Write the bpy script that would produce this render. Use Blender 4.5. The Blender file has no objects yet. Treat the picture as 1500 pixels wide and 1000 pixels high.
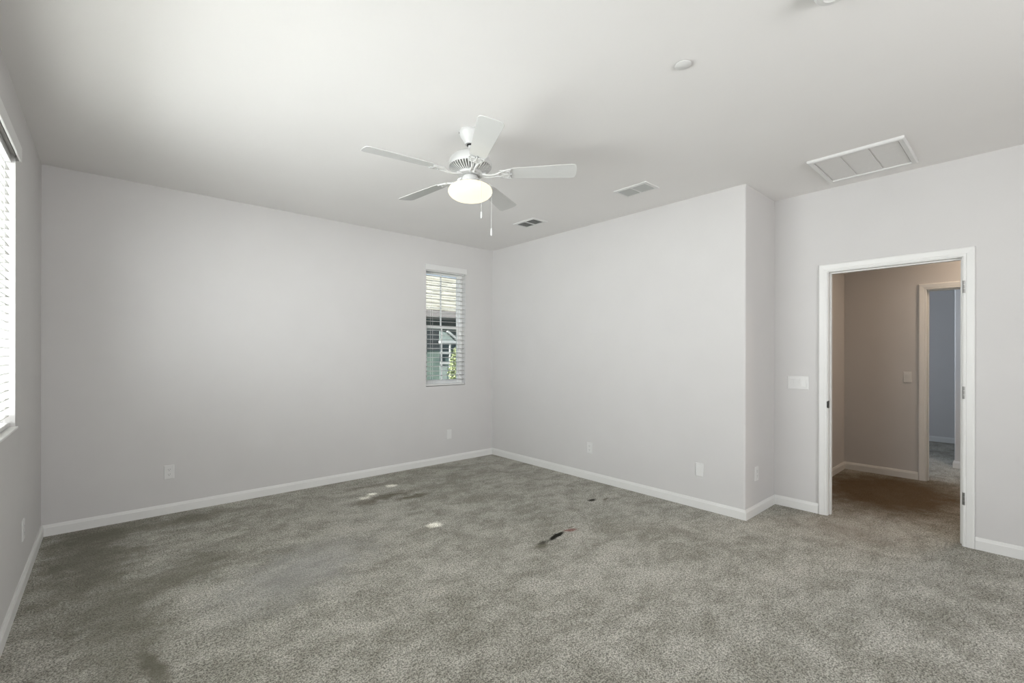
import bpy, bmesh, math, random
from mathutils import Vector, Matrix
random.seed(7)
C = bpy.context.scene
COL = C.collection

# ------------------------------------------------------------------ camera
CAM_H = 1.35
YAW, ROLL, FPX, CY = 0.72311, 0.00157, 669.57, 518.38
cam_d = bpy.data.cameras.new('camera')
cam_d.sensor_fit = 'HORIZONTAL'; cam_d.sensor_width = 36.0
cam_d.lens = FPX / 1500 * 36
cam_d.shift_y = (CY - 500) / 1500
cam_d.clip_start = 0.05; cam_d.clip_end = 300
cam = bpy.data.objects.new('camera', cam_d); COL.objects.link(cam)
Fv = Vector((math.sin(YAW), math.cos(YAW), 0)); Rv = Vector((math.cos(YAW), -math.sin(YAW), 0)); Uv = Vector((0, 0, 1))
R2 = Rv * math.cos(ROLL) + Uv * math.sin(ROLL); U2 = -Rv * math.sin(ROLL) + Uv * math.cos(ROLL)
m = Matrix((R2, U2, -Fv)).transposed().to_4x4(); m.translation = Vector((0, 0, CAM_H))
cam.matrix_world = m
C.camera = cam

# ------------------------------------------------------------------ world, sun, daylight, exposure
C.view_settings.view_transform = 'Standard'; C.view_settings.look = 'None'
C.view_settings.gamma = 1.0; C.view_settings.use_curve_mapping = False
C.view_settings.exposure = 0.0
C.cycles.use_denoising = True
C.cycles.max_bounces = 10; C.cycles.diffuse_bounces = 7; C.cycles.transparent_max_bounces = 16
C.cycles.sample_clamp_indirect = 6.0
C.cycles.caustics_reflective = False; C.cycles.caustics_refractive = False

W = bpy.data.worlds.new('sky'); C.world = W; W.use_nodes = True
nt = W.node_tree; nt.nodes.clear()
tc = nt.nodes.new('ShaderNodeTexCoord'); sp = nt.nodes.new('ShaderNodeSeparateXYZ')
rp = nt.nodes.new('ShaderNodeValToRGB'); bg = nt.nodes.new('ShaderNodeBackground'); wo = nt.nodes.new('ShaderNodeOutputWorld')
nt.links.new(tc.outputs['Generated'], sp.inputs[0]); nt.links.new(sp.outputs['Z'], rp.inputs[0])
nt.links.new(rp.outputs[0], bg.inputs[0]); nt.links.new(bg.outputs[0], wo.inputs[0])
rp.color_ramp.elements[0].position = 0.0; rp.color_ramp.elements[0].color = (.85, .90, .95, 1)
rp.color_ramp.elements[1].position = 0.45; rp.color_ramp.elements[1].color = (.42, .62, .92, 1)
bg.inputs[1].default_value = 1.0

SUN_TO = Vector((-1.0, -0.45, 0.72)).normalized()
sd = bpy.data.lights.new('sun', 'SUN'); sd.energy = 12.0; sd.angle = 0.0093; sd.color = (1, .97, .93)
sun = bpy.data.objects.new('sun', sd); COL.objects.link(sun)
sun.rotation_euler = SUN_TO.to_track_quat('Z', 'Y').to_euler()

def area(name, loc, direction, sx, sy, watts, color):
    d = bpy.data.lights.new(name, 'AREA'); d.shape = 'RECTANGLE'; d.size = sx; d.size_y = sy
    d.energy = watts; d.color = color
    o = bpy.data.objects.new(name, d); COL.objects.link(o); o.location = loc
    o.rotation_euler = Vector(direction).to_track_quat('-Z', 'Y').to_euler()
    return o
# bright daylight (sky and sunlit yard) outside the large blinds of the left wall
area('daylight_large_window', (-1.25, 2.25, 1.75), (1, 0, 0), 4.2, 3.0, 700, (.98, .985, 1.0))
# added fill light, shining in through a made-up opening behind the viewpoint
area('rear_fill_light', (1.6, -2.9, 1.6), (0, 1, 0), 2.2, 1.8, 150, (.985, .99, 1.0))
# lamp of the hallway and daylight of the room beyond it
area('hallway_light', (6.0, -0.10, 2.70), (0, 0, -1), .35, .35, 19, (1.0, .78, .58))
area('far_room_daylight', (7.0, 2.0, 1.7), (0.75, -1, -.05), 1.0, 1.2, 30, (.78, .88, 1.0))

# ------------------------------------------------------------------ helpers
def mat(name, col, rough=.6, metal=0, spec=.3):
    M = bpy.data.materials.new(name); M.use_nodes = True
    b = M.node_tree.nodes['Principled BSDF']
    b.inputs['Base Color'].default_value = (*col, 1); b.inputs['Roughness'].default_value = rough
    b.inputs['Metallic'].default_value = metal; b.inputs['Specular IOR Level'].default_value = spec
    return M
def N(M, t, **kw):
    n = M.node_tree.nodes.new(t)
    for k, v in kw.items(): setattr(n, k, v)
    return n
def add_bump(M, scale, strength, dist=.002, detail=3, obj=True):
    n = N(M, 'ShaderNodeTexNoise'); n.inputs['Scale'].default_value = scale; n.inputs['Detail'].default_value = detail
    t = N(M, 'ShaderNodeTexCoord'); b = N(M, 'ShaderNodeBump'); L = M.node_tree.links
    b.inputs['Strength'].default_value = strength; b.inputs['Distance'].default_value = dist
    L.new(t.outputs['Object'], n.inputs['Vector']); L.new(n.outputs['Fac'], b.inputs['Height'])
    L.new(b.outputs[0], M.node_tree.nodes['Principled BSDF'].inputs['Normal'])
def add_mottle(M, c1, c2, scale, detail=2):
    n = N(M, 'ShaderNodeTexNoise'); n.inputs['Scale'].default_value = scale; n.inputs['Detail'].default_value = detail
    t = N(M, 'ShaderNodeTexCoord'); r = N(M, 'ShaderNodeValToRGB'); L = M.node_tree.links
    r.color_ramp.elements[0].position = .3; r.color_ramp.elements[0].color = (*c1, 1)
    r.color_ramp.elements[1].position = .7; r.color_ramp.elements[1].color = (*c2, 1)
    L.new(t.outputs['Object'], n.inputs['Vector']); L.new(n.outputs['Fac'], r.inputs[0])
    L.new(r.outputs[0], M.node_tree.nodes['Principled BSDF'].inputs['Base Color'])

M_wall = mat('painted_wall', (.575, .562, .555), .75, spec=.15); add_mottle(M_wall, (.57, .557, .55), (.583, .570, .563), 3); add_bump(M_wall, 90, .12, .001)
M_ceil = mat('painted_ceiling', (.76, .745, .735), .85, spec=.1); add_mottle(M_ceil, (.755, .74, .73), (.765, .75, .74), 2.5); add_bump(M_ceil, 80, .12, .001)
M_trim = mat('white_trim_paint', (.70, .695, .68), .4, spec=.35); add_mottle(M_trim, (.695, .69, .675), (.71, .705, .69), 6)
M_plate = mat('white_plastic', (.66, .655, .645), .35, spec=.3); add_mottle(M_plate, (.655, .65, .64), (.667, .662, .652), 20)
M_fan = mat('white_enamel', (.53, .53, .525), .35, spec=.4); add_mottle(M_fan, (.525, .525, .52), (.54, .54, .535), 8)
M_blade = mat('white_blade_laminate', (.54, .54, .53), .24, spec=.5); add_mottle(M_blade, (.535, .535, .525), (.55, .55, .54), 9)
M_dark = mat('dark_gap', (.03, .03, .03), .8); add_mottle(M_dark, (.028, .028, .028), (.034, .034, .034), 30)
M_grille = mat('grille_shade', (.42, .42, .41), .8); add_mottle(M_grille, (.41, .41, .40), (.43, .43, .42), 20)
M_duct = mat('duct_interior', (.16, .16, .155), .8); add_mottle(M_duct, (.15, .15, .145), (.17, .17, .165), 20)
M_steel = mat('satin_nickel', (.27, .265, .25), .4, metal=1); add_mottle(M_steel, (.25, .245, .235), (.29, .285, .27), 40)
M_black = mat('black_metal', (.02, .02, .02), .4); add_mottle(M_black, (.018, .018, .018), (.025, .025, .025), 40)
M_filter = mat('filter_panel', (.70, .69, .68), .9); add_mottle(M_filter, (.69, .68, .67), (.71, .70, .69), 60)
M_vinyl = mat('white_vinyl', (.82, .82, .81), .35); add_mottle(M_vinyl, (.81, .81, .80), (.83, .83, .82), 10)

M_slat = mat('blind_slat', (.72, .72, .71), .5); add_mottle(M_slat, (.71, .71, .70), (.73, .73, .72), 12)
L = M_slat.node_tree.links; tr = N(M_slat, 'ShaderNodeBsdfTranslucent'); tr.inputs[0].default_value = (.85, .84, .80, 1)
mx = N(M_slat, 'ShaderNodeMixShader'); mx.inputs[0].default_value = .22
L.new(M_slat.node_tree.nodes['Principled BSDF'].outputs[0], mx.inputs[1]); L.new(tr.outputs[0], mx.inputs[2])
L.new(mx.outputs[0], M_slat.node_tree.nodes['Material Output'].inputs[0])

M_glass = bpy.data.materials.new('window_glass'); M_glass.use_nodes = True
g = M_glass.node_tree; g.nodes.clear(); o_ = g.nodes.new('ShaderNodeOutputMaterial'); t_ = g.nodes.new('ShaderNodeBsdfTransparent'); t_.inputs[0].default_value = (.93, .95, .94, 1)
gl = g.nodes.new('ShaderNodeBsdfGlossy'); gl.inputs['Roughness'].default_value = .02; mm = g.nodes.new('ShaderNodeMixShader'); mm.inputs[0].default_value = .05
g.links.new(t_.outputs[0], mm.inputs[1]); g.links.new(gl.outputs[0], mm.inputs[2]); g.links.new(mm.outputs[0], o_.inputs[0])

M_bulb = bpy.data.materials.new('lit_frosted_bowl'); M_bulb.use_nodes = True
b = M_bulb.node_tree.nodes['Principled BSDF']; b.inputs['Base Color'].default_value = (.2, .19, .17, 1); b.inputs['Roughness'].default_value = .3
BN = N(M_bulb, 'ShaderNodeTexNoise'); BN.inputs['Scale'].default_value = 9; BT = N(M_bulb, 'ShaderNodeTexCoord')
BR = N(M_bulb, 'ShaderNodeValToRGB'); BR.color_ramp.elements[0].color = (1.0, .87, .62, 1); BR.color_ramp.elements[1].color = (1.0, .90, .66, 1)
L = M_bulb.node_tree.links; L.new(BT.outputs['Object'], BN.inputs['Vector']); L.new(BN.outputs['Fac'], BR.inputs[0]); L.new(BR.outputs[0], b.inputs['Emission Color'])
b.inputs['Emission Strength'].default_value = 1.12

def obj(name, bm, material, parent=None, smooth=False, bevel=0):
    bmesh.ops.recalc_face_normals(bm, faces=bm.faces)
    me = bpy.data.meshes.new(name); bm.to_mesh(me); bm.free()
    if smooth:
        for p in me.polygons: p.use_smooth = True
    o = bpy.data.objects.new(name, me); COL.objects.link(o)
    if isinstance(material, (list, tuple)):
        for x in material: me.materials.append(x)
    else: me.materials.append(material)
    if smooth:
        md = o.modifiers.new('split', 'EDGE_SPLIT'); md.split_angle = math.radians(38)
    if bevel:
        md = o.modifiers.new('bevel', 'BEVEL'); md.width = bevel; md.segments = 2; md.limit_method = 'ANGLE'
    if parent is not None: o.parent = parent
    return o
def thing(name, label, cat, loc=(0, 0, 0), rot=(0, 0, 0), group=None):
    o = bpy.data.objects.new(name, None); COL.objects.link(o); o.empty_display_size = .1
    o.location = loc; o.rotation_euler = rot; tag(o, label, cat, group); return o
def tag(o, label, cat, group=None, kind=None):
    if label: o['label'] = label
    if cat: o['category'] = cat
    if group: o['group'] = group
    if kind: o['kind'] = kind
    return o
def struct(o, label, cat):
    o['kind'] = 'structure'; o['label'] = label; o['category'] = cat; return o
def box(bm, a, b, rot=None, piv=None):
    x0, y0, z0 = a; x1, y1, z1 = b
    vs = [bm.verts.new((x, y, z)) for x in (x0, x1) for y in (y0, y1) for z in (z0, z1)]
    for f in ((0, 1, 3, 2), (4, 6, 7, 5), (0, 4, 5, 1), (2, 3, 7, 6), (0, 2, 6, 4), (1, 5, 7, 3)):
        bm.faces.new([vs[i] for i in f])
    if rot is not None:
        piv = Vector(piv or ((x0 + x1) / 2, (y0 + y1) / 2, (z0 + z1) / 2))
        for v in vs: v.co = piv + rot @ (v.co - piv)
    return vs
def lathe(bm, prof, n=48, c=(0, 0)):
    rings = []
    for r, z in prof:
        if r < 1e-5: rings.append([bm.verts.new((c[0], c[1], z))])
        else: rings.append([bm.verts.new((c[0] + r * math.cos(2 * math.pi * i / n), c[1] + r * math.sin(2 * math.pi * i / n), z)) for i in range(n)])
    for a, b in zip(rings, rings[1:]):
        for i in range(n):
            j = (i + 1) % n
            if len(a) == 1 and len(b) == 1: continue
            if len(a) == 1: bm.faces.new((a[0], b[i], b[j]))
            elif len(b) == 1: bm.faces.new((a[i], b[0], a[j]))
            else: bm.faces.new((a[i], b[i], b[j], a[j]))
def tube(bm, pts, r, n=8, cap=True):
    pts = [Vector(p) for p in pts]; rings = []
    for k, p in enumerate(pts):
        d = (pts[min(k + 1, len(pts) - 1)] - pts[max(k - 1, 0)]).normalized()
        u = d.orthogonal().normalized() if k == 0 else (u - d * u.dot(d)).normalized()
        w = d.cross(u); rr = r[k] if isinstance(r, (list, tuple)) else r
        rings.append([bm.verts.new(p + (u * math.cos(2 * math.pi * i / n) + w * math.sin(2 * math.pi * i / n)) * rr) for i in range(n)])
    for a, b in zip(rings, rings[1:]):
        for i in range(n): bm.faces.new((a[i], b[i], b[(i + 1) % n], a[(i + 1) % n]))
    if cap: bm.faces.new(rings[0]); bm.faces.new(rings[-1])
def prism(bm, pts2, z0, z1, xf=None):
    a = [bm.verts.new((x, y, z0)) for x, y in pts2]; b = [bm.verts.new((x, y, z1)) for x, y in pts2]
    n = len(a); bm.faces.new(a); bm.faces.new(b)
    for i in range(n): bm.faces.new((a[i], a[(i + 1) % n], b[(i + 1) % n], b[i]))
    if xf is not None:
        for v in a + b: v.co = xf @ v.co
def sweep(bm, path, prof, side=1):
    """profile (offset from wall, z) swept along a plan path; side=+1: offset to the right of travel"""
    n = len(path); P = [Vector(p) for p in path]; offs = []
    for i in range(n):
        ds = []
        if i > 0: ds.append((P[i] - P[i - 1]).normalized())
        if i < n - 1: ds.append((P[i + 1] - P[i]).normalized())
        ns = [Vector((d.y, -d.x)) * side for d in ds]
        if len(ns) == 1: offs.append(ns[0])
        else:
            m_ = (ns[0] + ns[1]); offs.append(m_ / (m_.length_squared / 2))
    rings = [[bm.verts.new((P[i].x + offs[i].x * o, P[i].y + offs[i].y * o, z)) for o, z in prof] for i in range(n)]
    k = len(prof)
    for a, b in zip(rings, rings[1:]):
        for j in range(k): bm.faces.new((a[j], b[j], b[(j + 1) % k], a[(j + 1) % k]))
    bm.faces.new(rings[0]); bm.faces.new(rings[-1])
def bmn(): return bmesh.new()

# ------------------------------------------------------------------ room dimensions (metres)
XL, XR, XD, YB, YJ, H = -0.3715, 3.8908, 4.5283, 4.8089, 1.5348, 2.7404
YF = -2.4; WT = .115; XH = 6.552; YH = 1.46; XR2 = 9.65; XS = 7.574; YS = .595
DY0, DY1, DZ = .318, 1.120, 2.040       # bedroom door opening
EY0, EY1, EZ = -.080, .727, 2.040       # second door opening
W1 = (0.90, 3.565, .95, 2.40)           # large window on the left wall: y0 y1 z0 z1
W2 = (2.865, 3.445, .955, 2.400)        # small window on the back wall: x0 x1 z0 z1

# ------------------------------------------------------------------ carpet material
M_carpet = mat('carpet', (.3, .29, .26), .95, spec=.05)
def carpet_nodes(M):
    L = M.node_tree.links; bs = M.node_tree.nodes['Principled BSDF']
    tc = N(M, 'ShaderNodeTexCoord'); P = tc.outputs['Object']
    def noise(sc, det=2, rough=.5, stretch=None, dist=0):
        n = N(M, 'ShaderNodeTexNoise'); n.inputs['Scale'].default_value = sc; n.inputs['Detail'].default_value = det
        n.inputs['Roughness'].default_value = rough; n.inputs['Distortion'].default_value = dist
        if stretch:
            mp = N(M, 'ShaderNodeMapping'); mp.inputs['Scale'].default_value = stretch; mp.inputs['Rotation'].default_value = (0, 0, .5)
            L.new(P, mp.inputs[0]); L.new(mp.outputs[0], n.inputs['Vector'])
        else: L.new(P, n.inputs['Vector'])
        return n.outputs['Fac']
    def math_(op, a, b=None, clamp=False):
        n = N(M, 'ShaderNodeMath', operation=op); n.use_clamp = clamp
        for i, v in enumerate((a, b)):
            if v is None: continue
            if isinstance(v, (int, float)): n.inputs[i].default_value = v
            else: L.new(v, n.inputs[i])
        return n.outputs[0]
    def rmp(v, a, b, c0=0, c1=1):
        n = N(M, 'ShaderNodeMapRange'); n.interpolation_type = 'SMOOTHSTEP'
        n.inputs['From Min'].default_value = a; n.inputs['From Max'].default_value = b
        n.inputs['To Min'].default_value = c0; n.inputs['To Max'].default_value = c1
        L.new(v, n.inputs['Value']); return n.outputs[0]
    def mixc(f, A, B):
        n = N(M, 'ShaderNodeMix', data_type='RGBA')
        if isinstance(f, (int, float)): n.inputs[0].default_value = f
        else: L.new(f, n.inputs[0])
        for i, v in ((6, A), (7, B)):
            if isinstance(v, tuple): n.inputs[i].default_value = (*v, 1)
            else: L.new(v, n.inputs[i])
        return n.outputs[2]
    warp = N(M, 'ShaderNodeTexNoise'); warp.inputs['Scale'].default_value = 9; warp.inputs['Detail'].default_value = 3
    L.new(P, warp.inputs['Vector'])
    ws = N(M, 'ShaderNodeVectorMath', operation='SUBTRACT'); L.new(warp.outputs['Color'], ws.inputs[0]); ws.inputs[1].default_value = (.5, .5, .5)
    def spot(cx, cy, rx, ry, ang, wob=.05, soft=.5):
        sc = N(M, 'ShaderNodeVectorMath', operation='SCALE'); L.new(ws.outputs[0], sc.inputs[0]); sc.inputs['Scale'].default_value = wob
        ad = N(M, 'ShaderNodeVectorMath', operation='ADD'); L.new(P, ad.inputs[0]); L.new(sc.outputs[0], ad.inputs[1])
        sb = N(M, 'ShaderNodeVectorMath', operation='SUBTRACT'); L.new(ad.outputs[0], sb.inputs[0]); sb.inputs[1].default_value = (cx, cy, 0)
        vr = N(M, 'ShaderNodeVectorRotate', rotation_type='Z_AXIS'); L.new(sb.outputs[0], vr.inputs[0]); vr.inputs['Angle'].default_value = -ang
        mu = N(M, 'ShaderNodeVectorMath', operation='MULTIPLY'); L.new(vr.outputs[0], mu.inputs[0]); mu.inputs[1].default_value = (1 / rx, 1 / ry, 0)
        ln = N(M, 'ShaderNodeVectorMath', operation='LENGTH'); L.new(mu.outputs[0], ln.inputs[0])
        return rmp(ln.outputs['Value'], 1 - soft, 1 + soft, 1, 0)
    big = noise(.9, 3, .55); mid = noise(3.4, 5, .68, (1, 1.5, 1), .25); sm = noise(15, 4, .65); fine = noise(150, 2, .75)
    tuft = noise(75, 2, .6)
    v = math_('ADD', math_('MULTIPLY', big, .25), math_('MULTIPLY', mid, .50))
    v = math_('ADD', v, math_('MULTIPLY', sm, .25))
    base = mixc(rmp(v, .38, .62), (.272, .262, .226), (.460, .446, .402))
    # fine tuft contrast
    tf = math_('ADD', math_('MULTIPLY', fine, .6), math_('MULTIPLY', tuft, .4))
    tone = rmp(tf, .37, .63, .46, 1.54)
    hs = N(M, 'ShaderNodeVectorMath', operation='SCALE'); L.new(base, hs.inputs[0]); L.new(tone, hs.inputs['Scale'])
    c = hs.outputs[0]
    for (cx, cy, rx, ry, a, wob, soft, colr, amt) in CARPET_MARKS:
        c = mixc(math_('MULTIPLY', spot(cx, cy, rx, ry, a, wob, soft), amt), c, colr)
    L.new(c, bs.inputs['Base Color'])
    bp = N(M, 'ShaderNodeBump'); bp.inputs['Strength'].default_value = .9; bp.inputs['Distance'].default_value = .008
    L.new(tf, bp.inputs['Height']); L.new(bp.outputs[0], bs.inputs['Normal'])
    bs.inputs['Sheen Weight'].default_value = 0; bs.inputs['Sheen Roughness'].default_value = .6
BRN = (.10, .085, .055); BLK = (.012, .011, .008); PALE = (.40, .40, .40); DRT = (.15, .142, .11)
CARPET_MARKS = [
    # soiling along the left wall and the far-left corner
    (-.10, 4.1, .22, .75, 0, .5, .8, DRT, .75), (.35, 3.45, .35, .16, .7, .4, .8, DRT, .6), (.05, 2.9, .16, .5, 0, .4, .8, DRT, .55),
    (.145, 2.50, .17, .035, -1.4, .10, .6, DRT, .8), (.25, 4.55, .5, .12, 0, .3, .8, DRT, .6),
    # smudged arc by the sunny patches
    (1.95, 4.02, .30, .07, .1, .25, .6, BRN, .6), (2.16, 3.86, .16, .04, .1, .2, .6, BRN, .65), (2.0, 4.45, .28, .05, 0, .2, .7, BRN, .35),
    # pale patch
    (.92, 3.0, .40, .26, .5, .5, .9, PALE, .45),
    # dark burn line with red fleck
    (2.495, 2.320, .100, .024, .20, .07, .35, BLK, .97), (2.335, 2.300, .045, .022, .20, .07, .6, BLK, .8), (2.29, 2.27, .06, .03, .2, .08, .7, DRT, .8),
    (2.66, 2.335, .05, .024, -.5, .05, .5, (.20, .05, .045), .7), (2.70, 2.37, .03, .007, 0, .02, .5, BRN, .7),
    (3.36, 2.68, .05, .024, 0, .05, .5, BLK, .9), (3.48, 2.62, .05, .015, .2, .05, .6, BRN, .7),
    # brownish tint by the doorway; warm hallway light painted into the carpet beyond
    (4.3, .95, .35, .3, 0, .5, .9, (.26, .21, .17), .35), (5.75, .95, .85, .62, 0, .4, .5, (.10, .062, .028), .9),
]
carpet_nodes(M_carpet)

# ------------------------------------------------------------------ shell
bm = bmn(); box(bm, (XL - .14, YF - .1, -.12), (XR2 + .1, YB + .14, 0)); struct(obj('floor', bm, M_carpet), 'grey-green worn carpet covering the bedroom and hallway floor', 'floor')
bm = bmn(); box(bm, (XL - .14, YF - .1, H), (XR2 + .1, YB + .14, H + .12)); struct(obj('ceiling', bm, M_ceil), 'flat white painted ceiling', 'ceiling')
def wall_with_opening(bm, axis, t0, t1, a0, a1, ops):
    """axis 'x': wall plane at constant x (t0..t1), spans y a0..a1; ops: (b0,b1,z0,z1)"""
    def bx(p0, p1, z0, z1):
        if p1 - p0 < 1e-4 or z1 - z0 < 1e-4: return
        if axis == 'x': box(bm, (t0, p0, z0), (t1, p1, z1))
        else: box(bm, (p0, t0, z0), (p1, t1, z1))
    cur = a0
    for b0, b1, z0, z1 in sorted(ops):
        bx(cur, b0, 0, H); bx(b0, b1, 0, z0); bx(b0, b1, z1, H); cur = b1
    bx(cur, a1, 0, H)
bm = bmn(); wall_with_opening(bm, 'x', XL - .14, XL, YF - .1, YB + .14, [W1]); struct(obj('wall_left', bm, M_wall), 'light grey left wall with the large window', 'wall')
bm = bmn(); wall_with_opening(bm, 'y', YB, YB + .14, XL, XR + .12, [W2]); struct(obj('wall_back', bm, M_wall), 'light grey back wall with the small window', 'wall')
bm = bmn(); r = .016; arc = [(XR + r - r * math.cos(t), YJ + r - r * math.sin(t)) for t in [i * math.pi / 2 / 6 for i in range(7)]]
prism(bm, [(XR, YB)] + arc + [(XD + WT, YJ), (XD + WT, YJ + .12), (XR + .12, YJ + .12), (XR + .12, YB)], 0, H)
struct(obj('wall_right', bm, M_wall, smooth=True), 'light grey right wall with rounded outside corner', 'wall')
bm = bmn(); wall_with_opening(bm, 'x', XD, XD + WT, YF, YJ, [(DY0 - .018, DY1 + .018, 0, DZ + .018)]); struct(obj('wall_door', bm, M_wall), 'light grey wall around the bedroom doorway', 'wall')
bm = bmn(); wall_with_opening(bm, 'y', YF - .1, YF, XL, XR2 + .1, [(.6, 2.6, .95, 2.40)]); struct(obj('wall_front', bm, M_wall), 'light grey wall behind the viewpoint', 'wall')  # opening added only to let the rear fill light in
bm = bmn(); box(bm, (XD + WT, YH, 0), (XH, YH + .1, H)); struct(obj('wall_hall_end', bm, M_wall), 'shaded end wall of the hallway', 'wall')
bm = bmn(); wall_with_opening(bm, 'x', XH, XH + WT, YF, YH + .1, [(EY0 - .018, EY1 + .018, 0, EZ + .018)]); struct(obj('wall_hall_far', bm, M_wall), 'beige-grey far wall of the hallway', 'wall')
bm = bmn(); box(bm, (XR2, YF, 0), (XR2 + .1, 2.3, H)); struct(obj('wall_far_room', bm, M_wall), 'blue-grey rear wall of the room beyond the hallway', 'wall')
bm = bmn(); box(bm, (XH + WT, 2.2, 0), (XR2, 2.3, H)); box(bm, (XH, YH + .1, 0), (XH + WT, 2.3, H)); struct(obj('wall_far_room_side', bm, M_wall), 'side wall of the room beyond the hallway', 'wall')
bm = bmn(); box(bm, (XS, YF, 0), (XS + .12, YS, H)); struct(obj('wall_far_room_stub', bm, M_wall, bevel=.01), 'short grey wall inside the far room', 'wall')

BB = [(0, 0), (.014, 0), (.014, .062), (.011, .068), (.010, .074), (.006, .083), (0, .083)]
def baseboard(name, path, label, side=1):
    bm = bmn(); sweep(bm, path, BB, side)
    return struct(obj(name, bm, M_trim), label, 'baseboard')
baseboard('baseboard_left', [(XL, YF), (XL, YB)], 'white baseboard along the left wall')
baseboard('baseboard_back', [(XL, YB), (XR, YB)], 'white baseboard along the back wall')
baseboard('baseboard_right', [(XR, YB), (XR, YJ), (XD, YJ)], 'white baseboard round the right wall corner')
baseboard('baseboard_door', [(XD, YJ), (XD, DY1 + .067)], 'short white baseboard left of the doorway')
baseboard('baseboard_door_right', [(XD, DY0 - .067), (XD, YF)], 'white baseboard right of the doorway')
baseboard('baseboard_hall', [(XD + WT, YH), (XH, YH), (XH, EY1 + .067)], 'shaded baseboard round the hallway corner')
baseboard('baseboard_hall_side', [(XD + WT, DY1 + .067), (XD + WT, YH)], 'short baseboard behind the doorway', 1)
baseboard('baseboard_far_room', [(XR2, YF), (XR2, 2.2)], 'white baseboard at the rear of the far room', -1)
baseboard('baseboard_far_room_stub', [(XS + .12, YS), (XS, YS), (XS, YF)], 'white baseboard of the short far-room wall', 1)

# ------------------------------------------------------------------ door frames
CAS = [(0, 0), (0, .009), (.006, .011), (.016, .0105), (.020, .013), (.044, .0165), (.052, .0175), (.058, .016), (.061, .012), (.061, 0)]
def casing(name, x, sgn, y0, y1, z1, parent, mt=None):
    bm = bmn(); rings = []
    rv = .005
    for w, t in CAS:
        X = x + sgn * t; a, b, c = y0 - rv - w, y1 + rv + w, z1 + rv + w
        rings.append([bm.verts.new(p) for p in ((X, a, 0), (X, a, c), (X, b, c), (X, b, 0))])
    k = len(rings)
    for i in range(k - 1):
        for j in range(3): bm.faces.new((rings[i][j], rings[i][j + 1], rings[i + 1][j + 1], rings[i + 1][j]))
    bm.faces.new([r_[0] for r_ in rings]); bm.faces.new([r_[3] for r_ in rings])
    return obj(name, bm, mt or M_trim, parent)
def door_frame(name, x0, x1, y0, y1, z1, label):
    root = thing(name, label, 'door frame', (0, 0, 0)); root['kind'] = 'structure'
    bm = bmn(); t = .018
    box(bm, (x0, y0 - t, 0), (x1, y0, z1 + t)); box(bm, (x0, y1, 0), (x1, y1 + t, z1 + t)); box(bm, (x0, y0, z1), (x1, y1, z1 + t))
    obj('jamb', bm, M_trim, root)
    casing('casing', x0, -1, y0, y1, z1, root); casing('casing', x1, 1, y0, y1, z1, root)
    return root
def stop(root, xa, xb, y0, y1, z1):
    bm = bmn(); s = .011
    box(bm, (xa, y0, 0), (xb, y0 + s, z1)); box(bm, (xa, y1 - s, 0), (xb, y1, z1)); box(bm, (xa, y0 + s, z1 - s), (xb, y1 - s, z1))
    obj('door_stop', bm, M_trim, root, bevel=.002)
def hinge(root, x, y, z, sy, dx=-1):
    """leaf on the jamb face plus a knuckle standing proud of it"""
    bm = bmn(); hh = .044
    box(bm, (x, y - .0015, z - hh), (x - dx * .03, y + .0015, z + hh))
    box(bm, (x + dx * .0025, y - .010, z - hh), (x, y + .001, z + hh))
    for k in range(3):
        zz = z - hh + k * .0293
        tube(bm, [(x + dx * .006, y - sy * .006, zz + .001), (x + dx * .006, y - sy * .006, zz + .0283)], .0062, 12)
    o = obj('hinge', bm, M_steel, root); o['label'] = 'nickel hinge left on the jamb'
    return o
d1 = door_frame('door_1', XD, XD + WT, DY0, DY1, DZ, 'white doorway frame without its door leaf, leading to the hallway')
stop(d1, XD + .040, XD + .075, DY0, DY1, DZ)
for z in (1.829, 1.083, .336): hinge(d1, XD - .004, DY0 - .004, z, 1)
bm = bmn(); box(bm, (XD - .0125, DY1 - .0015, .900), (XD + .030, DY1 + .0015, .962)); box(bm, (XD - .0125, DY1 - .0015, .905), (XD - .0085, DY1 + .007, .957))
sp_ = obj('strike_plate', bm, M_black, d1, bevel=.002); sp_['label'] = 'black strike plate'
d2 = door_frame('door_2', XH, XH + WT, EY0, EY1, EZ, 'white frame of the second doorway across the hallway')
stop(d2, XH + .035, XH + .070, EY0, EY1, EZ)
hinge(d2, XH + WT + .004, EY1 + .004, 1.93, -1, 1)
# spring stop knob just inside the hallway
t = thing('door_stopper', 'small white door stopper on the hallway baseboard behind the doorway', 'door stopper', (XD + WT + .014, 1.30, .05))
bm = bmn(); tube(bm, [(0, 0, 0), (.055, 0, 0)], .006, 10); obj('stem', bm, M_plate, t)
bm = bmn(); tube(bm, [(.055, 0, 0), (.075, 0, 0)], .014, 14); obj('tip', bm, M_plate, t)

# ------------------------------------------------------------------ windows
def rect_frame(bm, axis, t0, t1, a0, a1, z0, z1, w, wb=None):
    wb = wb or w
    def bx(p0, p1, q0, q1):
        if axis == 'y': box(bm, (p0, t0, q0), (p1, t1, q1))
        else: box(bm, (t0, p0, q0), (t1, p1, q1))
    bx(a0, a0 + w, z0, z1); bx(a1 - w, a1, z0, z1); bx(a0 + w, a1 - w, z1 - w, z1); bx(a0 + w, a1 - w, z0, z0 + wb)
x0, x1, z0, z1 = W2
w2 = thing('window_2', 'small single-hung white vinyl window in the back wall', 'window'); w2['kind'] = 'structure'
bm = bmn(); rect_frame(bm, 'y', YB + .078, YB + .14, x0, x1, z0, z1, .035); obj('window_frame', bm, M_vinyl, w2, bevel=.003)
zm = 1.682
bm = bmn(); rect_frame(bm, 'y', YB + .090, YB + .115, x0 + .035, x1 - .035, z0 + .035, zm + .018, .030); obj('sash', bm, M_vinyl, w2, bevel=.003)
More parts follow.
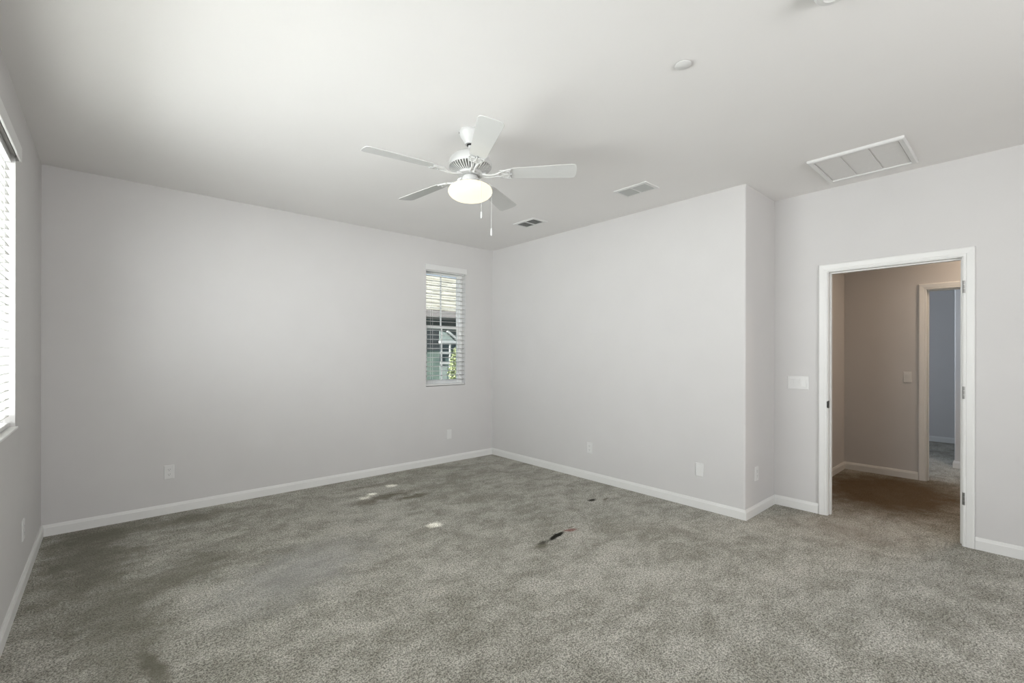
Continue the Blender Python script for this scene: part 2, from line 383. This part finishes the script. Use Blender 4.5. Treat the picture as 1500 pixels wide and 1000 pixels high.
bm = bmn(); rect_frame(bm, 'y', YB + .116, YB + .136, x0 + .035, x1 - .035, zm - .016, z1 - .035, .022); obj('sash', bm, M_vinyl, w2, bevel=.003)
xm = 3.150
bm = bmn(); box(bm, (xm - .009, YB + .100, z0 + .06), (xm + .009, YB + .108, zm - .01)); box(bm, (xm - .009, YB + .122, zm), (xm + .009, YB + .130, z1 - .05)); obj('muntin', bm, M_vinyl, w2)
bm = bmn(); box(bm, (x0 + .05, YB + .102, z0 + .05), (x1 - .05, YB + .105, zm - .005)); box(bm, (x0 + .05, YB + .125, zm + .003), (x1 - .05, YB + .128, z1 - .05)); obj('pane', bm, M_glass, w2)

y0, y1, z0, z1 = W1
w1 = thing('window_1', 'large bright white window in the left wall', 'window'); w1['kind'] = 'structure'
bm = bmn(); rect_frame(bm, 'x', XL - .14, XL - .085, y0, y1, z0, z1, .045); ym = (y0 + y1) / 2
box(bm, (XL - .14, ym - .02, z0 + .045), (XL - .085, ym + .02, z1 - .045)); obj('window_frame', bm, M_vinyl, w1, bevel=.003)
bm = bmn(); box(bm, (XL - .115, y0 + .04, z0 + .04), (XL - .112, ym - .02, z1 - .04)); box(bm, (XL - .115, ym + .02, z0 + .04), (XL - .112, y1 - .04, z1 - .04)); obj('pane', bm, M_glass, w1)
bm = bmn(); box(bm, (XL - .085, y0, z0 - .0), (XL + .012, y1, z0 + .012)); obj('sill', bm, M_trim, w1, bevel=.003)

# blinds -----------------------------------------------------------
SPOTS = [(1.922, 3.11, .045, .012), (1.80, 4.12, .04, .009), (1.90, 4.19, .035, .009), (2.18, 4.33, .04, .008)]
def make_slats(bm, xc, y0, y1, zs, width, tilt, holes=()):
    """slats of a blind lying in the plane x=xc; holes: gaps cut so sun rays reach the floor spots, given as (y, dy, z-of-slat index, s0, s1)"""
    ct, st = math.cos(tilt), math.sin(tilt); ns = 8; crown = .003
    for k, z in enumerate(zs):
        hs = [h for h in holes if h[2] == k]
        ys = sorted(set([y0, y1] + [v for h in hs for v in (h[0] - h[1], h[0] + h[1])]))
        grid = []
        for y in ys:
            row = []
            for i in range(ns + 1):
                s = (i / ns - .5) * width; c_ = crown * (1 - (2 * s / width) ** 2)
                row.append(bm.verts.new((xc + s * ct - c_ * st, y, z + s * st + c_ * ct)))
            grid.append(row)
        for a in range(len(ys) - 1):
            for i in range(ns):
                s = ((i + .5) / ns - .5) * width; yc = (ys[a] + ys[a + 1]) / 2
                if any(abs(yc - h[0]) < h[1] and h[3] < s < h[4] for h in hs): continue
                bm.faces.new((grid[a][i], grid[a + 1][i], grid[a + 1][i + 1], grid[a][i + 1]))
bl = thing('window_blind', 'bright white slatted blind filling the large window on the left wall', 'blind', (0, 0, 0))
by0, by1 = W1[0] + .012, W1[1] - .012; bxc = XL - .045
zs1 = [1.02 + .0445 * k for k in range(30)]
TILT = math.radians(9); SW = .05
holes = []
for (sx, sy, dy, hs_) in SPOTS:
    for ox in (-.035, 0, .035):
        P = Vector((sx + ox, sy, 0)); D = SUN_TO
        for k, z in enumerate(zs1):
            # intersect the sun ray with the slat plane
            n = Vector((-math.sin(TILT), 0, math.cos(TILT))); c0 = Vector((bxc, 0, z))
            tt = (c0 - P).dot(n) / D.dot(n); Q = P + D * tt; s = (Q - c0).dot(Vector((math.cos(TILT), 0, math.sin(TILT))))
            if abs(s) < SW / 2 + .008: holes.append((Q.y, dy, k, s - hs_, s + hs_))
bm = bmn(); make_slats(bm, bxc, by0, by1, zs1, SW, TILT, holes)
sl = obj('slats', bm, M_slat, bl, smooth=True); md = sl.modifiers.new('thick', 'SOLIDIFY'); md.thickness = .0028
bm = bmn(); box(bm, (XL - .070, by0, z1 - .045), (XL - .015, by1, z1 - .004)); obj('headrail', bm, M_plate, bl)
bm = bmn(); box(bm, (XL + .012, W1[0] - .02, 2.375), (XL + .022, W1[1] + .022, 2.452)); box(bm, (XL - .0, W1[0] - .02, 2.375), (XL + .012, W1[0] - .012, 2.452)); box(bm, (XL - .0, W1[1] + .014, 2.375), (XL + .012, W1[1] + .022, 2.452)); obj('valance', bm, M_plate, bl, bevel=.002)
bm = bmn(); box(bm, (bxc - .025, by0, .964), (bxc + .025, by1, .986)); obj('bottom_rail', bm, M_plate, bl, bevel=.003)
for yy in (by0 + .15, (by0 * 2 + by1) / 3, (by0 + by1 * 2) / 3, by1 - .15):
    for dx in (-.024, .024):
        bm = bmn(); tube(bm, [(bxc + dx, yy, .98), (bxc + dx, yy, 2.36)], .0009, 5); obj('ladder_cord', bm, M_plate, bl)

bl2 = thing('window_blind', 'open white slatted blind hanging in the small window on the back wall', 'blind', (0, 0, 0))
x0, x1, z0, z1 = W2
bx0, bx1 = x0 + .008, x1 - .008
zs2 = [z0 + .075 + .0555 * k for k in range(24)]
bm = bmn(); make_slats(bm, 0, bx0, bx1, zs2, .052, math.radians(-4))
for v in bm.verts: v.co = Vector((v.co.y, YB + .042 - v.co.x, v.co.z))
sl = obj('slats', bm, M_slat, bl2, smooth=True); md = sl.modifiers.new('thick', 'SOLIDIFY'); md.thickness = .0028
bm = bmn(); box(bm, (bx0, YB + .015, z1 - .045), (bx1, YB + .068, z1 - .004)); obj('headrail', bm, M_plate, bl2)
bm = bmn(); box(bm, (x0 - .012, YB - .018, 2.366), (x1 + .012, YB - .008, 2.436)); box(bm, (x0 - .012, YB - .008, 2.366), (x0 - .004, YB, 2.436)); box(bm, (x1 + .004, YB - .008, 2.366), (x1 + .012, YB, 2.436)); obj('valance', bm, M_plate, bl2, bevel=.002)
bm = bmn(); box(bm, (bx0, YB + .016, z0 + .006), (bx1, YB + .068, z0 + .026)); obj('bottom_rail', bm, M_plate, bl2, bevel=.003)
for xx in (2.965, 3.345):
    for dy in (-.026, .026):
        bm = bmn(); tube(bm, [(xx, YB + .042 + dy, z0 + .02), (xx, YB + .042 + dy, z1 - .04)], .0012, 5); obj('ladder_cord', bm, M_plate, bl2)

# ------------------------------------------------------------------ outlets and switches (built facing +y locally = out of wall)
def plate_bm(w, h, t=.006):
    bm = bmn(); box(bm, (-w / 2, 0, -h / 2), (w / 2, t * .5, h / 2)); e = .004
    a = [bm.verts.new((sx * (w / 2), t * .5, sz * (h / 2))) for sx, sz in ((-1, -1), (1, -1), (1, 1), (-1, 1))]
    b = [bm.verts.new((sx * (w / 2 - e), t, sz * (h / 2 - e))) for sx, sz in ((-1, -1), (1, -1), (1, 1), (-1, 1))]
    for i in range(4): bm.faces.new((a[i], a[(i + 1) % 4], b[(i + 1) % 4], b[i]))
    bm.faces.new(b); return bm
def outlet(label, loc, rz, kind='duplex', w=.072, h=.117, group=None):
    nm = {'duplex': 'wall_outlet', 'decora': 'wall_outlet', 'jack': 'cable_jack', 'blank': 'blank_wall_plate'}[kind]
    root = thing(nm, label, {'duplex': 'outlet', 'decora': 'outlet', 'jack': 'wall jack', 'blank': 'wall plate'}[kind], loc, (0, 0, rz), group)
    obj('cover_plate', plate_bm(w, h), M_plate, root)
    if kind in ('duplex', 'decora'):
        for s in (-1, 1):
            bm = bmn(); pts = []
            if kind == 'duplex':
                for i in range(24):
                    a = 2 * math.pi * i / 24; pts.append((.0165 * math.cos(a), max(-.0135, min(.0135, .0165 * math.sin(a)))))
            else: pts = [(-.0165, -.016), (.0165, -.016), (.0165, .016), (-.0165, .016)]
            prism(bm, pts, .0055, .0078, Matrix.Translation((0, 0, s * .0205)) @ Matrix(((1, 0, 0, 0), (0, 0, 1, 0), (0, 1, 0, 0), (0, 0, 0, 1))))
            rc = obj('receptacle', bm, M_plate, root)
            bm = bmn(); zc = s * .0205
            box(bm, (-.0075, .0076, zc - .001), (-.0055, .0081, zc + .008)); box(bm, (.0055, .0076, zc), (.0075, .0081, zc + .007))
            tube(bm, [(0, .0076, zc - .007), (0, .0081, zc - .007)], .0024, 10)
            obj('slots', bm, M_dark, rc)
        bm = bmn(); tube(bm, [(0, .0055, 0), (0, .0075, 0)], .003, 12); obj('screw', bm, M_plate, root)
    if kind == 'jack':
        bm = bmn(); tube(bm, [(0, .005, 0), (0, .009, 0)], .008, 6); tube(bm, [(0, .009, 0), (0, .017, 0)], .0048, 14); obj('connector', bm, M_steel, root)
        for s in (-1, 1):
            bm = bmn(); tube(bm, [(0, .0055, s * .042), (0, .0075, s * .042)], .003, 12); obj('screw', bm, M_plate, root)
    if kind == 'blank':
        bm = bmn(); box(bm, (-.017, .0055, -.034), (.017, .0075, .034)); obj('insert', bm, M_plate, root, bevel=.002)
        for s in (-1, 1):
            bm = bmn(); tube(bm, [(0, .0055, s * .048), (0, .0075, s * .048)], .003, 12); obj('screw', bm, M_plate, root)
    return root
PI = math.pi
# local +y is out of the wall: back wall faces -y -> rz=pi ; right wall faces -x -> rz=pi/2 ; left wall faces +x -> rz=-pi/2
outlet('white duplex outlet low on the back wall, far left of the small window', (.384, YB, .350), PI, 'duplex')
outlet('small white wall plate low on the back wall, right below the small window', (3.193, YB, .345), PI, 'blank', w=.072)
outlet('white duplex outlet low on the right wall, nearer the back corner', (XR, 3.138, .340), PI / 2, 'decora')
outlet('white wall plate low on the right wall, nearer the outside corner', (XR, 1.917, .338), PI / 2, 'blank')
outlet('narrow-looking white outlet on the short alcove wall', (4.123, YJ, .340), PI, 'decora')
outlet('pale outlet low on the left wall under the large window', (XL, 3.85, .330), -PI / 2, 'duplex')
def switch(label, loc, rz, gangs, on=()):
    w = .070 + .046 * (gangs - 1)
    root = thing('light_switch', label, 'light switch', loc, (0, 0, rz))
    obj('cover_plate', plate_bm(w, .117), M_plate, root)
    for i in range(gangs):
        xx = (i - (gangs - 1) / 2) * .046
        bm = bmn(); th = .10 if i in on else -.10
        box(bm, (xx - .0165, .002, -.0335), (xx + .0165, .0088, .0335), Matrix.Rotation(th, 3, 'X'))
        obj('rocker', bm, M_plate, root, bevel=.001)
    return root
switch('white three-gang rocker switch plate left of the bedroom doorway', (XD, 1.343, 1.103), PI / 2, 3, (0,))
switch('white single rocker switch on the hallway wall beside the second doorway', (XH, .885, 1.105), PI / 2, 1)

# ------------------------------------------------------------------ ceiling registers
def register(label, cx, cy, L_, Wd, tilt_deg, group):
    root = thing('ceiling_register', label, 'air vent', (cx, cy, H), (0, 0, 0), group)
    bm = bmn(); w = .026; hx, hy = Wd / 2, L_ / 2
    ro = [(-hx, -hy), (hx, -hy), (hx, hy), (-hx, hy)]; ri = [(-hx + w, -hy + w), (hx - w, -hy + w), (hx - w, hy - w), (-hx + w, hy - w)]
    O = [bm.verts.new((x, y, 0)) for x, y in ro]; O2 = [bm.verts.new((x * .985, y * .985, -.006)) for x, y in ro]
    I = [bm.verts.new((x, y, -.009)) for x, y in ri]; I2 = [bm.verts.new((x, y, 0)) for x, y in ri]
    for A_, B_ in ((O, O2), (O2, I), (I, I2), (I2, O)):
        for i in range(4): bm.faces.new((A_[i], A_[(i + 1) % 4], B_[(i + 1) % 4], B_[i]))
    obj('frame', bm, M_plate, root)
    bm = bmn(); box(bm, (-hx + w, -hy + w, -.001), (hx - w, hy - w, -.0002)); obj('duct_opening', bm, M_duct, root)
    bm = bmn(); box(bm, (-hx + w, -.006, -.009), (hx - w, .006, -.002)); obj('divider', bm, M_plate, root)
    bm = bmn(); rot = Matrix.Rotation(math.radians(tilt_deg), 3, 'Y'); n = 9
    for k in range(n):
        xx = -hx + w + (2 * (hx - w)) * (k + .5) / n
        for ya, yb_ in ((-hy + w, -.006), (.006, hy - w)):
            box(bm, (xx - .0055, ya, -.0058), (xx + .0055, yb_, -.0048), rot)
    obj('louvers', bm, M_grille, root)
    return root
register('white ceiling vent with louvers, nearer to the return grille', 3.335, 2.200, .315, .205, 35, 'supply vents on the ceiling')
register('ceiling vent with darker louvers beyond the fan, nearest the back corner', 3.345, 3.505, .315, .205, -20, 'supply vents on the ceiling')
# return grille with three panels
root = thing('return_air_grille', 'large white ceiling return grille with three flat panels near the doorway', 'air vent', (4.06, .798, H))
hx, hy = .285, .27; bm = bmn(); w = .032
ro = [(-hx, -hy), (hx, -hy), (hx, hy), (-hx, hy)]; ri = [(-hx + w, -hy + w), (hx - w, -hy + w), (hx - w, hy - w), (-hx + w, hy - w)]
O = [bm.verts.new((x, y, 0)) for x, y in ro]; O2 = [bm.verts.new((x, y, -.014)) for x, y in ro]
O3 = [bm.verts.new((x * .97, y * .97, -.020)) for x, y in ro]; I = [bm.verts.new((x, y, -.018)) for x, y in ri]; I2 = [bm.verts.new((x, y, 0)) for x, y in ri]
for A_, B_ in ((O, O2), (O2, O3), (O3, I), (I, I2), (I2, O)):
    for i in range(4): bm.faces.new((A_[i], A_[(i + 1) % 4], B_[(i + 1) % 4], B_[i]))
obj('frame', bm, M_plate, root)
for k in range(3):
    ya = -hy + w + (2 * (hy - w)) * k / 3; yb_ = ya + 2 * (hy - w) / 3
    bm = bmn(); box(bm, (-hx + w + .002, ya + .005, -.010), (hx - w - .002, yb_ - .005, -.005)); obj('panel', bm, M_filter, root, bevel=.002)
bm = bmn(); box(bm, (-hx + w, -hy + w, -.005), (hx - w, hy - w, -.001)); obj('backing', bm, M_filter, root)
# sprinkler cap and smoke detector
root = thing('sprinkler_cover', 'small flat white round sprinkler cap on the ceiling', 'sprinkler', (2.060, 1.100, H))
bm = bmn(); lathe(bm, [(0, -.004), (.024, -.004), (.024, 0)], 40); obj('collar', bm, M_grille, root, smooth=True)
bm = bmn(); lathe(bm, [(0, -.0045), (.036, -.0045), (.0375, -.006), (.0375, -.0075), (.035, -.009), (0, -.0095)], 48); obj('cap', bm, M_plate, root, smooth=True)
root = thing('smoke_detector', 'white smoke detector cut off by the top edge of the photo', 'smoke detector', (2.042, .492, H))
bm = bmn(); lathe(bm, [(0, 0), (.070, 0), (.070, -.012), (.066, -.014), (0, -.014)], 48); obj('base', bm, M_plate, root, smooth=True)
bm = bmn(); lathe(bm, [(0, -.014), (.060, -.014), (.060, -.030), (.052, -.040), (.030, -.044), (.026, -.041), (0, -.041)], 48); obj('body', bm, M_plate, root, smooth=True)
bm = bmn()
for i in range(20):
    a = 2 * PI * i / 20; box(bm, (.0585, -.003, -.028), (.0606, .003, -.018), Matrix.Rotation(a, 3, 'Z'), (0, 0, 0))
obj('vents', bm, M_dark, root)

# ------------------------------------------------------------------ ceiling fan
FX, FY = 1.689, 2.3125
ZB = 2.474 - H   # blade plane, relative to ceiling
fan = thing('ceiling_fan', 'white five-blade ceiling fan with lit frosted bowl lamp and two pull chains', 'ceiling fan', (FX, FY, H))
CA = -YAW       # angle of the camera's right axis
def z_(w): return w - H
bm = bmn(); lathe(bm, [(0, 0), (.062, 0), (.066, -.006), (.065, -.020), (.058, -.040), (.044, -.062), (.034, -.078), (.031, -.086), (0, -.086)]); cn = obj('canopy', bm, M_fan, fan, smooth=True)
for a in (2.5, 5.6):
    bm = bmn(); tube(bm, [(.058 * math.cos(a), .058 * math.sin(a), -.014), (.069 * math.cos(a), .069 * math.sin(a), -.014)], .005, 10); obj('screw', bm, M_steel, cn)
bm = bmn(); tube(bm, [(0, 0, -.084), (0, 0, -.15)], .0125, 20); obj('downrod', bm, M_fan, fan, smooth=True)
bm = bmn(); lathe(bm, [(0, -.086), (.020, -.086), (.020, -.094), (0, -.094)], 20); obj('ball_joint', bm, M_black, fan, smooth=True)
# everything below the ball joint hangs very slightly out of level
TL = Matrix.Translation((0, 0, -.09)) @ Matrix.Rotation(math.radians(-1.7), 4, Vector((math.cos(CA), math.sin(CA), 0))) @ Matrix.Rotation(math.radians(-.6), 4, Fv) @ Matrix.Translation((0, 0, .09))
def hang(o): o.matrix_local = TL; return o
DZM, DZL = -.020, -.046
MH = [(0, -.116), (.030, -.116), (.034, -.122), (.075, -.126), (.102, -.138), (.122, -.158), (.134, -.182), (.137, -.200), (.135, -.208), (.130, -.212)]
MH = [(r_, z + DZM) for r_, z in MH]
bm = bmn(); lathe(bm, MH, 64); mh = hang(obj('motor_housing', bm, M_fan, fan, smooth=True))
bm = bmn(); lathe(bm, [(.126, -.208 + DZM), (.112, -.219 + DZM), (.088, -.232 + DZM), (.066, -.240 + DZM), (0, -.240 + DZM)], 64); obj('vent_core', bm, M_duct, mh, smooth=True)
bm = bmn()
for i in range(44):
    a = 2 * PI * i / 44; rz = Matrix.Rotation(a, 3, 'Z')
    pr = [(.132, -.208), (.122, -.222), (.096, -.237), (.072, -.246), (.066, -.238), (.088, -.230), (.112, -.217), (.126, -.206)]
    va = [bm.verts.new(rz @ Vector((r_, -.0032, z + DZM))) for r_, z in pr]; vb = [bm.verts.new(rz @ Vector((r_, .0032, z + DZM))) for r_, z in pr]
    for k in range(8): bm.faces.new((va[k], va[(k + 1) % 8], vb[(k + 1) % 8], vb[k]))
    bm.faces.new(va); bm.faces.new(vb)
obj('vent_fins', bm, M_fan, mh)
bm = bmn(); lathe(bm, [(0, -.258), (.076, -.264), (.080, -.272), (.078, -.280), (0, -.280)], 48); hang(obj('flywheel', bm, M_fan, fan, smooth=True))
SH = [(0, -.278), (.030, -.279), (.044, -.286), (.051, -.300), (.053, -.320), (.056, -.322), (.056, -.334), (0, -.334)]
bm = bmn(); lathe(bm, SH, 48); hang(obj('switch_housing', bm, M_fan, fan, smooth=True))
bm = bmn(); lathe(bm, [(0, -.332), (.058, -.332), (.088, -.338), (.100, -.344), (.100, -.358), (0, -.358)], 64); hang(obj('lamp_fitter', bm, M_fan, fan, smooth=True))
BW = [(.101, -.332), (.118, -.336), (.129, -.344), (.136, -.356), (.137, -.367), (.132, -.379), (.121, -.391), (.103, -.402), (.077, -.411), (.044, -.416), (0, -.418)]
BW = [(r_, z - .018) for r_, z in BW]
bm = bmn(); lathe(bm, BW, 64); hang(obj('light_bowl', bm, M_bulb, fan, smooth=True))['label'] = 'lit frosted glass bowl'
# blades
def blade_bm():
    bm = bmn(); top = []
    R0, R1 = .225, .652; w0, w1 = .052, .068
    pts = [(R0 + .012, -w0 * .55), (R0 + .03, -w0 * .92), (R0 + .07, -w0 - .001)]
    for i in range(1, 8):
        t = i / 8; pts.append((R0 + .07 + (R1 - .03 - R0 - .07) * t, -(w0 + (w1 - w0) * t)))
    for a in range(0, 91, 15): pts.append((R1 - .022 + .022 * math.sin(math.radians(a)), -(w1 - .022 + .022 * math.cos(math.radians(a)))))
    lo = [(x + .006 * (1 - (y / w1) ** 2), y) for x, y in pts]
    full = lo + [(R1 + .006, -w1 * .3), (R1 + .007, 0), (R1 + .006, w1 * .3)] + [(x, -y) for x, y in reversed(lo)] + [(R0 + .006, 0)]
    prism(bm, full, -.002, .002)
    return bm
def iron_bm():
    bm = bmn()
    # arm from flywheel, bending down then up to the blade root
    for s in (-1, 1):
        tube(bm, [(.068, s * .010, -.004), (.095, s * .012, -.014), (.130, s * .010, -.017), (.165, s * .012, -.012), (.190, s * .022, -.006), (.215, s * .034, -.006), (.238, s * .030, -.006), (.246, s * .014, -.006), (.236, 0, -.006)], [.006, .006, .0055, .0055, .0055, .005, .005, .005, .004], 8)
        tube(bm, [(.190, s * .022, -.006), (.200, s * .008, -.006), (.222, 0, -.006), (.262, 0, -.006)], .0045, 8)
        tube(bm, [(.215, s * .034, -.006), (.240, s * .044, -.006), (.256, s * .040, -.006)], .0045, 8)
        box(bm, (.185, s * .030 - .008, -.008), (.252, s * .030 + .008, -.0035))
    box(bm, (.060, -.018, -.010), (.098, .018, -.002)); box(bm, (.18, -.024, -.0075), (.235, .024, -.0035))
    for p in ((.205, .026), (.205, -.026), (.245, 0)): tube(bm, [(p[0], p[1], -.012), (p[0], p[1], -.003)], .005, 10)
    return bm
mb = mi = None
for k in range(5):
    a = CA + math.radians(-3.46 + 72 * k)
    MX = TL @ Matrix.Translation((0, 0, -.274)) @ Matrix.Rotation(a, 4, 'Z')
    PITCH = Matrix.Rotation(math.radians(-12), 4, 'X')
    if mb is None:
        bo = obj('blade', blade_bm(), M_blade, fan, bevel=.0015); io = obj('blade_bracket', iron_bm(), M_fan, bo, smooth=True); b0_, i0_ = bo, io; mb = 1
    else:
        bo = b0_.copy(); COL.objects.link(bo); bo.parent = fan; io = i0_.copy(); COL.objects.link(io); io.parent = bo
    bo.matrix_local = MX @ PITCH
    io.matrix_local = Matrix.Rotation(math.radians(5), 4, 'X') if False else Matrix.Identity(4)
# pull chains: offsets along camera right / towards the room
def chain(rx, fx, zf, ln):
    cx = rx * Rv.x + fx * Fv.x; cy = rx * Rv.y + fx * Fv.y
    n = Vector((cx, cy, 0)).normalized()
    bm = bmn(); pts = [n * .055 + Vector((0, 0, -.318)), n * .075 + Vector((0, 0, -.321)), n * .128 + Vector((0, 0, -.340)), Vector((cx, cy, -.363)), Vector((cx, cy, -.385)), Vector((cx, cy, zf))]
    tube(bm, pts, .0011, 6); c = obj('pull_chain', bm, M_fan, fan)
    bm = bmn(); lathe(bm, [(0, zf), (.003, zf - .001), (.0052, zf - .008), (.0058, zf - .020), (.0055, zf - ln + .004), (.003, zf - ln), (0, zf - ln)], 16, (cx, cy)); obj('pull_fob', bm, M_fan, c, smooth=True)
chain(.080, -.125, 2.200 - H, .042); chain(.137, -.060, 2.118 - H, .046)

# ------------------------------------------------------------------ outside (seen through the small window)
M_tile = mat('roof_tile', (.33, .31, .27), .9); add_mottle(M_tile, (.38, .355, .29), (.50, .475, .41), 2.2, 4)
M_fascia = mat('painted_fascia', (.30, .27, .26), .7); add_mottle(M_fascia, (.28, .25, .24), (.31, .28, .27), 3)
M_stucco = mat('teal_stucco', (.10, .15, .145), .8); add_mottle(M_stucco, (.08, .13, .125), (.12, .17, .165), 2)
M_owhite = mat('outdoor_white', (.45, .46, .45), .6); add_mottle(M_owhite, (.43, .44, .43), (.47, .48, .47), 5)
M_opane = mat('dark_pane', (.03, .055, .06), .1, spec=.8); add_mottle(M_opane, (.02, .04, .045), (.05, .08, .08), 3)
M_lowpane = mat('painted_reflection_pane', (.16, .22, .19), .5); add_mottle(M_lowpane, (.10, .15, .135), (.24, .30, .25), 3.5, 4)
M_pale = mat('pale_green_panel', (.26, .31, .29), .6); add_mottle(M_pale, (.24, .29, .27), (.29, .34, .32), 4)
M_green = mat('foliage', (.25, .30, .12), .8); add_mottle(M_green, (.26, .32, .14), (.50, .54, .32), 9, 4)
M_yard = mat('yard_ground', (.20, .21, .15), .95); add_mottle(M_yard, (.16, .18, .11), (.25, .24, .18), 1.2, 4)
bm = bmn(); box(bm, (-25, -25, -3.3), (40, 40, -3.0)); struct(obj('ground_outside', bm, M_yard), 'yard ground far below the window', 'ground')
house = thing('neighbour_house', 'neighbouring house with a sunlit tan tile roof seen through the small window', 'house', (6, 9, -3))
def hb(name, a, b, M, parent, bevel=0, rot=None):
    bm = bmn(); box(bm, a, b, rot); return obj(name, bm, M, parent, bevel=bevel)
# local coords: subtract (6,9,-3)
wl = hb('wall', (-6, .5, 0), (7, 6.0, 5.25), M_stucco, house)
bm = bmn(); n = 11; EZ_ = 5.33; run = .275; slope = .42
for k in range(n):
    ya = -.05 + k * run; za = EZ_ + (k * run) * slope
    cols = 40
    for c_ in range(cols):
        xa = -6.3 + 13.6 * c_ / cols; xb = xa + 13.6 / cols - .012; dz = random.uniform(-.006, .006)
        vs = [(xa, ya, za + .012 + dz), (xb, ya, za + .012 + dz), (xb, ya + run + .03, za + run * slope - .015 + dz), (xa, ya + run + .03, za + run * slope - .015 + dz)]
        tp = [bm.verts.new(Vector(v) + Vector((0, 0, .032))) for v in vs]; bt = [bm.verts.new(v) for v in vs]
        bm.faces.new(tp); bm.faces.new(bt)
        for i in range(4): bm.faces.new((tp[i], tp[(i + 1) % 4], bt[(i + 1) % 4], bt[i]))
rf = obj('roof', bm, M_tile, house)
bm = bmn(); zr = EZ_ + n * run * slope
for c_ in range(30):
    xa = -6.3 + 13.6 * c_ / 30; tube(bm, [(xa, n * run - .02, zr), (xa + .47, n * run - .02, zr + .015)], [.11, .10], 12)
obj('ridge_tiles', bm, M_tile, rf)
bm = bmn(); prism(bm, [(-.02, EZ_ - .02), (n * run, EZ_ + n * run * slope - .04), (2 * n * run, EZ_ - .02)], -6.2, 7.2, Matrix(((0, 0, 1, 0), (1, 0, 0, 0), (0, 1, 0, 0), (0, 0, 0, 1)))); obj('roof_deck', bm, M_fascia, rf)
hb('gutter', (-6.3, -.10, 5.19), (7.3, -.04, 5.33), M_fascia, house, .01)
hb('fascia', (-6.3, -.04, 5.14), (7.3, -.01, 5.32), M_fascia, house)
hb('frieze', (-6.0, .44, 4.98), (7.0, .52, 5.04), M_owhite, house)
wd = hb('window_frame', (-1.6, .42, 3.66), (.035, .50, 4.96), M_owhite, house, .01)
hb('window_pane', (-1.55, .40, 4.46), (-.03, .425, 4.93), M_opane, wd)
hb('lower_pane', (-1.55, .40, 3.73), (-.03, .425, 4.44), M_lowpane, wd)  # lower pane; curtain and ground reflection put into its colour
# porch with gable and posts on the right
pf = hb('porch_beam', (-.47, -.35, 4.585), (.9, -.25, 4.645), M_owhite, house, .006)
bm = bmn(); prism(bm, [(-.47, 4.65), (-.47, 4.86), (-.30, 4.83), (-.07, 4.65)], -.30, -.28, Matrix(((1, 0, 0, 0), (0, 0, 1, 0), (0, 1, 0, 0), (0, 0, 0, 1)))); obj('gable_panel', bm, M_pale, pf)
bm = bmn(); prism(bm, [(-.31, 4.84), (-.28, 4.88), (-.06, 4.73), (-.06, 4.68)], -.36, -.31, Matrix(((1, 0, 0, 0), (0, 0, 1, 0), (0, 1, 0, 0), (0, 0, 0, 1)))); obj('rake_board', bm, M_owhite, pf)
hb('porch_post', (-.225, -.34, 0), (-.200, -.30, 4.58), M_owhite, house)
hb('porch_panel', (-.46, -.30, 3.3), (-.27, -.28, 4.10), M_pale, house)
for zz in (4.35, 4.12): hb('porch_rail', (-.46, -.33, zz), (-.23, -.30, zz + .05), M_owhite, house)
# shrub tree, sunlit, right of the post
def foliage(bm, c, rad, n, s):
    for _ in range(n):
        while True:
            p = Vector([random.uniform(-1, 1) for _ in range(3)])
            if p.length < 1: break
        p = Vector((p.x * rad[0], p.y * rad[1], p.z * rad[2])) + Vector(c)
        q = Matrix.Rotation(random.uniform(0, 6.3), 3, 'Z') @ Matrix.Rotation(random.uniform(-1, 1), 3, 'X')
        L1, W1_ = s * random.uniform(.7, 1.3), s * .4
        vs = [bm.verts.new(p + q @ Vector(v)) for v in ((0, 0, 0), (W1_, L1 * .5, .01), (0, L1, 0), (-W1_, L1 * .5, .01))]
        bm.faces.new(vs)
tree = thing('yard_tree', 'narrow yellow-green sunlit tree by the neighbouring house, seen through the small window', 'tree', (5.63, 8.2, -3))
bm = bmn(); foliage(bm, (0, 0, 3.9), (.15, .2, .60), 1500, .06); foliage(bm, (0, 0, 3.1), (.25, .22, .6), 1200, .07); obj('foliage', bm, M_green, tree)
bm = bmn(); tube(bm, [(0, 0, 0), (.02, 0, 2), (.0, 0, 3.9)], [.05, .04, .02], 8); obj('trunk', bm, M_fascia, tree)
